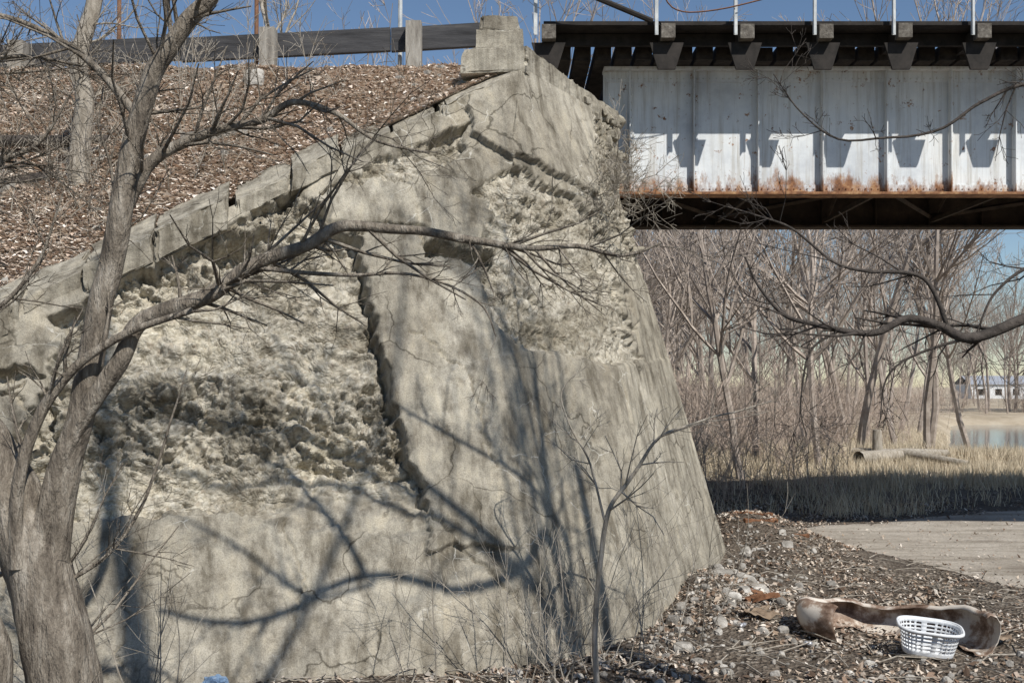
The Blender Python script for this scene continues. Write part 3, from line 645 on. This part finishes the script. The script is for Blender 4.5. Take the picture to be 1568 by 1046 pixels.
A.obj('brush_stems', BARK2, None)

# ------------------------------------------------------------------ distant woods (instanced)
DT = empty('distant_trees'); vs = []
for k in range(6):
    A = Acc(); rr = random.Random(100+k)
    grow(A, (0, 0, -.3), (rr.gauss(0, .05), rr.gauss(0, .05), 1), 12+2*k % 5, .16, 0, rr, (12, 6, 4, 2, 0), .10, .07, .009, (6, 4, 3, 3, 3), .5, .25)
    vs.append(A.mesh('bare_tree_%d' % k, TWIG, False))
rr = random.Random(77)
def place(me, x, y, z, s, parent, nm, sy=None):
    o = bpy.data.objects.new(nm, me); link(o, parent); o.location = (x, y, z)
    o.rotation_euler = (rr.gauss(0, .03), rr.gauss(0, .03), rr.uniform(0, 6.28)); o.scale = (s, s, s*(sy or 1))
def inriver(x, y): return float(rivm(x, y)) > .02
for k in range(82):
    y = 40+90*rr.random()**.9; x = y*rr.uniform(.10, .60)
    if inriver(x, y): continue
    if x > .41*y and y < 60 and rr.random() < .7: continue
    place(rr.choice(vs), x, y, float(gz(x, y)), rr.uniform(.7, 1.15), DT, 'tree', rr.uniform(.95, 1.25))
for x, y, s in ((9.3, 31, .8), (12.2, 36, 1.0), (13.8, 34, .8), (7.8, 33, .8), (15.5, 38, .9), (6.5, 29, .7), (17.5, 39, .8), (19.5, 36, .7)):
    place(rr.choice(vs), x, y, float(gz(x, y)), s, DT, 'tree')
for k in range(48):
    y = rr.uniform(105, 200); x = y*rr.uniform(.1, .62); place(rr.choice(vs), x, y, float(gz(x, y)), rr.uniform(.6, 1.0), DT, 'tree')
ET = empty('roadside_trees')
for k in range(14):
    x = rr.uniform(-16, 4); y = rr.uniform(27, 42); place(rr.choice(vs), x, y, 1.2, rr.uniform(.65, .9), ET, 'tree')
UG = empty('riverbank_thicket'); sv = []
for k in range(4):
    A = Acc(); r2_ = random.Random(300+k)
    for j in range(11):
        grow(A, (r2_.gauss(0, .5), r2_.gauss(0, .5), -.1), (r2_.gauss(0, .3), r2_.gauss(0, .3), 1), r2_.uniform(1.4, 3.2), .012, 1, r2_, (0, 5, 4, 0), .08, .10, .0045, (6, 4, 3, 3, 3), .5)
    sv.append(A.mesh('shrub_%d' % k, BRUSH))
for k in range(105):
    y = rr.uniform(25, 75); x = y*rr.uniform(.15, .32) if rr.random() < .65 else y*rr.uniform(.2, .58)
    if inriver(x, y) or (x > .38*y and y < 60): continue
    if x > .3*y and y < 40 and rr.random() < .85: continue
    if float(pathmask(x, y)) > -.8: continue
    place(rr.choice(sv), x, y, float(gz(x, y)), rr.uniform(.6, 1.3), UG, 'shrub')
for k in range(80):
    y = rr.uniform(101, 130); x = y*rr.uniform(.12, .62); place(rr.choice(sv), x, y, float(gz(x, y)), rr.uniform(.8, 1.8), UG, 'shrub')
BM = mat_simple('shed_wall', [(.3, (.55, .56, .57)), (.7, (.7, .71, .72))], 2, 3, 10, 0); RM = mat_simple('shed_roof', [(.3, (.24, .26, .30)), (.7, (.34, .36, .40))], 2, 3, 10, 0)
for (bx, by, wd_, dp) in ((104, 232, 16, 8), (124, 240, 12, 8)):
    e_ = empty('distant_shed'); gz0 = float(gz(bx, by)); A = Acc(); box(A, bx, bx+wd_, by, by+dp, gz0-1, gz0+3.2); A.obj('walls', BM, e_)
    A = Acc(); A.add([(bx-.5, by-.5, gz0+3.2), (bx+wd_+.5, by-.5, gz0+3.2), (bx+wd_+.5, by+dp+.5, gz0+3.2), (bx-.5, by+dp+.5, gz0+3.2), (bx-.5, by+dp/2, gz0+5.2), (bx+wd_+.5, by+dp/2, gz0+5.2)], [[0, 1, 5, 4], [2, 3, 4, 5]]); A.obj('roof', RM, e_)
    A = Acc()
    for q in range(3): box(A, bx+1.5+q*4, bx+3+q*4, by-.06, by-.01, gz0+.8, gz0+2.2)
    A.obj('windows', STEELD, e_)

# ------------------------------------------------------------------ grass, leaves, stones, sticks
def blades(name, x, y, z, h, w, mat):
    n = len(x); a_ = R.uniform(0, 6.28, n); l = R.normal(0, .28, (n, 2))*h[:, None]
    dx = np.cos(a_)*w; dy = np.sin(a_)*w
    V = np.empty((n, 3, 3))
    V[:, 0] = np.stack([x-dx, y-dy, z-.02], 1); V[:, 1] = np.stack([x+dx, y+dy, z-.02], 1); V[:, 2] = np.stack([x+l[:, 0], y+l[:, 1], z+h], 1)
    return obj(name, V.reshape(-1, 3), np.arange(n*3).reshape(-1, 3), mat)
n = 170000
y = 24.0+47*R.random(n)**1.5; x = y*R.uniform(.12, .62, n)
dens = fbm(x*.35, y*.35, .5, 4, 70); edge = 27.2+3.5*fbm(x*.35, y*.1, .5, 4, 73)
k_ = (dens > -.25+R.uniform(-.2, .2, n)) & (pathmask(x, y) < -.3) & (gz(x, y) > -.6) & ((y > edge+R.normal(0, .5, n)) | (R.random(n) < .05))
x = x[k_]; y = y[k_]; hh = R.uniform(.12, .42, len(x))*(1+1.1*np.clip(fbm(x*.3, y*.3, .5, 3, 71), 0, 1))*(1-.5*sstep(.38, .42, x/y)*sstep(33, 38, y))
blades('dry_grass', x, y, gz(x, y), hh, .012*np.ones(len(x)), GRASS)
n = 16000
x = R.uniform(7.0, 20, n); y = R.uniform(21, 29, n); k_ = (pathmask(x, y) < -.1) & (fbm(x*.8, y*.8, .5, 3, 5) > .0); x = x[k_]; y = y[k_]
blades('path_edge_grass', x, y, gz(x, y), R.uniform(.1, .5, len(x)), .010*np.ones(len(x)), GRASS)
n = 9000
x = R.uniform(-11, -.3, n); y = ycop(x)+.6+R.random(n)*(15.6-ycop(x)-.5); k_ = (fbm(x*1.2, y*1.2, .5, 4, 5) > .15) & (x < -2.5+R.normal(0, 1.2, n)); x = x[k_]; y = y[k_]
blades('embankment_dead_grass', x, y, ze(x, y), R.uniform(.06, .26, len(x)), .005*np.ones(len(x)), GRASS2)

def leaves(name, x, y, z, s, mat, tilt=.45):
    n = len(x); a_ = R.uniform(0, 6.28, n); u = np.stack([np.cos(a_), np.sin(a_), R.normal(0, tilt, n)], 1); v = np.stack([-np.sin(a_), np.cos(a_), R.normal(0, tilt, n)], 1)
    c = np.stack([x, y, z+.012+R.random(n)*.03], 1); s = s[:, None]
    b_ = np.zeros((n, 3)); b_[:, 2] = R.normal(0, .3, n)
    V = np.stack([c-u*s, c-v*s*.55+b_*s, c+u*s, c+v*s*.55+b_*s], 1)
    return obj(name, V.reshape(-1, 3), np.arange(n*4).reshape(-1, 4), mat)
n = 130000
x = R.uniform(-6, 13, n); y = 7.5+R.random(n)*18
wallx = np.interp(y, WYs, WXs)
cl = fbm(x*.8, y*.8, .5, 4, 33)
k_ = (x > wallx-.15) | (y < 10.9+.2*(x)); k_ &= (pathmask(x, y)+R.normal(0, .4, n) < .05) & (cl > -.06+R.uniform(-.25, .25, n)); x = x[k_]; y = y[k_]
leaves('leaf_litter', x, y, gz(x, y), R.choice([.015, .025, .035, .05], len(x), p=[.3, .35, .22, .13])*R.uniform(.8, 1.2, len(x)), LEAF)
n = 1500
x = R.uniform(6, 18, n); y = R.uniform(12, 26, n); k_ = pathmask(x, y) > 0; x = x[k_]; y = y[k_]
leaves('scattered_path_leaves', x, y, gz(x, y)+.03, R.uniform(.015, .04, len(x)), LEAF)
n = 110000
x = R.uniform(-11, .05, n); y = ycop(x)+.38+R.random(n)*(15.9-ycop(x)-.35)
k_ = fbm(x*1.4, y*1.4, .5, 4, 66) > -.35+R.uniform(-.2, .3, n); x = x[k_]; y = y[k_]
leaves('embankment_leaf_litter', x, y, ze(x, y), R.uniform(.022, .065, len(x)), LEAFG, .22)

pts = []
for k in range(520):
    t_ = R.random(); bx = 1.3+2.2*t_+abs(R.normal(0, .7)); by = 11.4+6*t_+R.normal(0, .5)
    if bx < np.interp(by, WYs, WXs)+.05: continue
    pts.append((bx, by, float(gz(bx, by)), R.uniform(.015, .05) if R.random() < .88 else R.uniform(.07, .13)))
for k in range(240):
    bx = R.uniform(-3, 6.5); by = 10.2+R.random()*2.2
    if bx < np.interp(by, WYs, WXs)+.1 and by > 10.7: continue
    pts.append((bx, by, float(gz(bx, by)), R.uniform(.015, .07)))
stones('concrete_rubble', pts, STONE)
pts = [(-3.75, 14.9, float(ze(-3.75, 14.9))+.05, .24)]
for k in range(60):
    bx = R.uniform(-8, -.5); by = ycop(bx)+.7+R.random()*2; pts.append((bx, by, float(ze(bx, by)), R.uniform(.03, .09)))
stones('embankment_rocks', pts, STONE, None, False)
A = Acc(); rnd = random.Random(61)
for k in range(360):
    x = rnd.uniform(-3, 7.5); y = rnd.uniform(9.8, 17)
    if x < np.interp(y, WYs, WXs) and y > 10.5: continue
    L = rnd.uniform(.2, .9); a_ = rnd.uniform(0, 6.28); z = float(gz(x, y))
    tube(A, [(x, y, z+.03), (x+L*.5*math.cos(a_), y+L*.5*math.sin(a_), z+.07), (x+L*math.cos(a_+.2), y+L*math.sin(a_+.2), z+.03)], [.009, .007, .004], 5)
A.obj('fallen_sticks', BARK2, None)
ORW = mat_simple('rotten_orange_wood', [(.3, (.10, .045, .022)), (.6, (.26, .13, .07)), (.8, (.36, .23, .14))], 5, 5, 20, .8, .02)
for i, (x, y, L, a_) in enumerate(((3.05, 13.2, .55, .5), (3.35, 13.6, .4, 1.7), (4.7, 18.4, .7, 2.6), (5.1, 17.6, .5, 2.9), (4.1, 17.9, .6, .2))):
    c_, s_ = math.cos(a_), math.sin(a_); z = float(gz(x, y))
    cs = [(x+c_*p-s_*q, y+s_*p+c_*q, z+.01+r_) for r_ in (0, .06) for q in (0, .12) for p in (0, L)]
    hexa('rotten_plank', cs, 14, .04, ORW, None, .4, 6, i)
# old timbers half buried in the slope
for i, (x, y, L, a_) in enumerate(((-8.2, 13.0, 2.4, .03), (-7.4, 12.2, 1.6, -.25), (-6.6, 12.9, 1.3, .5), (-4.4, 13.6, .9, -.1))):
    c_, s_ = math.cos(a_), math.sin(a_)
    cs = [(x+c_*p-s_*q, y+s_*p+c_*q, float(ze(x+c_*p-s_*q, y+s_*p))-.03+r_) for r_ in (0, .15) for q in (0, .15) for p in (0, L)]
    hexa('old_timber', cs, 20, .03, DARKBR if i < 2 else WOODG, None, .3, 5, i+50)
A = Acc(); tube(A, spline([(-8.5, 13.4, 6.1), (-7.2, 13.5, 6.2), (-6.0, 13.6, 6.25), (-5.4, 13.7, 6.28)]), np.linspace(.09, .06, 19), 10, .1); A.obj('fallen_log', DARKBR, None, True)
A = Acc()
for (x0, y0, x1, y1, r_) in ((10.5, 31, 14, 33, .22), (11, 33, 13.6, 30.5, .15), (12.8, 32, 13.0, 32.1, .25)):
    tube(A, [(x0, y0, float(gz(x0, y0))+.25), ((x0+x1)/2, (y0+y1)/2, float(gz(x0, y0))+.3), (x1, y1, float(gz(x1, y1))+.2)], [r_, r_*.9, r_*.6], 9, .1)
tube(A, [(11.6, 32.4, .2), (11.55, 32.4, 1.6)], [.2, .14], 9, .1)
A.obj('driftwood_logs', BARK2, None, True)

# ------------------------------------------------------------------ laundry basket
m, nt, b = newmat('white_plastic', .4); co = objco(nt)
nt.links.new(ramp(nt, noise(nt, co, 9, 5), [(.35, (.58, .59, .60)), (.6, (.76, .78, .80))]), b.inputs['Base Color'])
LB = empty('laundry_basket'); nu, nv = 96, 15
ang = np.linspace(0, 2*math.pi, nu, endpoint=False)
def ring(f, h, off=0):
    e = .62; ca, sa = np.cos(ang), np.sin(ang)
    return np.stack([np.sign(ca)*np.abs(ca)**e*(.32*f+off), np.sign(sa)*np.abs(sa)**e*(.22*f+off), np.full(nu, h)], 1)
V = np.stack([ring(.82+.18*k/(nv-1), .30*k/(nv-1)) for k in range(nv)])
F = []
for r_ in range(nv-1):
    for c_ in range(nu):
        if r_ in (3, 5, 7, 9, 11) and c_ % 3 != 0: continue
        F.append([r_*nu+c_, r_*nu+(c_+1) % nu, (r_+1)*nu+(c_+1) % nu, (r_+1)*nu+c_])
o = obj('perforated_body', V.reshape(-1, 3), F, m, LB, True); s_ = o.modifiers.new('s', 'SOLIDIFY'); s_.thickness = .004
A = Acc(); q = [ring(1, .295, .004), ring(1, .305, .004), ring(1, .312, .012), ring(1, .306, .028), ring(1, .28, .032), ring(1, .28, .027), ring(1, .298, .022)]
F = [[i*nu+c_, i*nu+(c_+1) % nu, (i+1)*nu+(c_+1) % nu, (i+1)*nu+c_] for i in range(6) for c_ in range(nu)]
A.add(np.concatenate(q), F); A.obj('rolled_rim', m, LB, True)
A = Acc(); bt = ring(.82, .002); V = np.concatenate([bt, bt*[.02, .02, 1]]); A.add(V, [[c_, (c_+1) % nu, nu+(c_+1) % nu, nu+c_] for c_ in range(nu)]); A.obj('base', m, LB)
LB.location = (4.60, 11.35, float(gz(4.60, 11.35))+.03); LB.rotation_euler = (math.radians(8), math.radians(5), math.radians(-14))

# car bumper cover: an open shell lying with its hollow side to the camera
m, nt, b = newmat('dirty_beige_plastic', .5); co = objco(nt)
nt.links.new(ramp(nt, noise(nt, co, 2.2, 6, .7), [(.38, (.10, .06, .04)), (.48, (.28, .20, .15)), (.55, (.58, .52, .45)), (.8, (.72, .68, .61))]), b.inputs['Base Color'])
path = spline([(3.75, 11.75, .0), (3.52, 12.0, 0), (3.62, 12.5, 0), (4.2, 12.65, 0), (4.85, 12.3, 0), (5.22, 11.8, 0), (5.30, 11.35, 0)], 10)
prof = [(-.16, .02), (-.05, .0), (.03, .04), (.07, .13), (.075, .22), (.05, .30), (-.01, .36), (-.09, .385), (-.13, .35)]
Tn = np.gradient(path, axis=0); V = []
for i, (p, tt) in enumerate(zip(path, Tn)):
    tt = unit(tt); nn_ = np.array([-tt[1], tt[0], 0]); z = float(gz(p[0], p[1])); s_ = i/(len(path)-1)
    e = .035*math.sin(s_*17)+.02*math.sin(s_*41); hs = 1.2-.22*math.sin(s_*math.pi)+.12*math.sin(s_*9)
    for o_, h in prof: V.append(p+nn_*(o_+e*.5+h*.3)+np.array([0, 0, z+h*.95*hs+e*.4]))
o = obj('car_bumper', V, grid_faces(len(path), len(prof)), m, None, True); s_ = o.modifiers.new('s', 'SOLIDIFY'); s_.thickness = .006
m, nt, b = newmat('blue_plastic', .35); b.inputs['Base Color'].default_value = (.22, .33, .48, 1)
d = 1+.7*fbm(IV[:, 0]*2.5, IV[:, 1]*2.5, IV[:, 2]*2.5, 4, 3); V = IV*d[:, None]*(.11, .09, .07)+(-2.9, 10.0, .10)
obj('crumpled_plastic_bag', V, IF, m)
CB = mat_simple('wet_cardboard', [(.3, (.16, .115, .08)), (.6, (.32, .245, .175)), (.8, (.44, .36, .28))], 4, 5, 20, .4, .01)
for x0, y0, sx_, sy_, rz in ((3.0, 12.6, .24, .15, .4), (5.6, 11.9, .2, .14, 2.2)):
    u = np.linspace(-1, 1, 16); UU, VV = np.meshgrid(u, u, indexing='ij'); c_, s_ = math.cos(rz), math.sin(rz)
    rr_ = 1+.3*fbm(UU*2+x0, VV*2, .5, 3, 8)
    xx = x0+(UU*c_*sx_-VV*s_*sy_)*rr_; yy = y0+(UU*s_*sx_+VV*c_*sy_)*rr_
    zz = gz(xx, yy)+.04+.06*np.abs(UU)+.05*fbm(xx*7, yy*7, .5, 3, 4)
    obj('cardboard_scrap', np.stack([xx, yy, zz], -1).reshape(-1, 3), grid_faces(16, 16), CB, None, False)
m, nt, b = newmat('aluminium_can', .35); b.inputs['Base Color'].default_value = (.62, .62, .64, 1); b.inputs['Metallic'].default_value = .7
for x0, y0, rz in ((3.3, 11.6, .3), (4.2, 13.2, 1.4), (5.9, 12.6, 2.1), (2.7, 12.1, .9)):
    A = Acc(); s = np.linspace(0, 1, 9); z = float(gz(x0, y0))+.04
    pp = [(x0+math.cos(rz)*.12*k+.008*math.sin(k*20), y0+math.sin(rz)*.12*k, z) for k in s]
    tube(A, pp, [.001, .026, .033, .031, .024, .029, .033, .027, .001], 14, .3); A.obj('crushed_can', m, None, True)

# ------------------------------------------------------------------ light, sky, camera
sd = Vector((.375, -.60, .707)).normalized()
L = bpy.data.lights.new('sun', 'SUN'); L.energy = 5.0; L.angle = math.radians(.5); L.color = (1, .955, .88)
lo = link(bpy.data.objects.new('sun', L)); lo.rotation_euler = sd.to_track_quat('Z', 'Y').to_euler()
wd = bpy.data.worlds.new('World'); scene.world = wd; wd.use_nodes = True; nt = wd.node_tree
sky = nt.nodes.new('ShaderNodeTexSky'); sky.sky_type = 'NISHITA'; sky.sun_disc = False
sky.sun_elevation = math.asin(sd.z); sky.sun_rotation = math.atan2(sd.x, sd.y); sky.air_density = 1.0; sky.dust_density = .1; sky.ozone_density = 3.0
nt.links.new(sky.outputs[0], nt.nodes['Background'].inputs[0]); nt.nodes['Background'].inputs[1].default_value = .095
cam = bpy.data.cameras.new('camera'); cam.lens = 36; cam.sensor_width = 36; cam.shift_y = .0427; cam.clip_end = 5000; cam.clip_start = .05
co = link(bpy.data.objects.new('camera', cam)); co.location = (0, 0, 3); co.rotation_euler = (math.radians(90), 0, 0); scene.camera = co
scene.view_settings.view_transform = 'Standard'; scene.view_settings.look = 'None'; scene.view_settings.exposure = 0
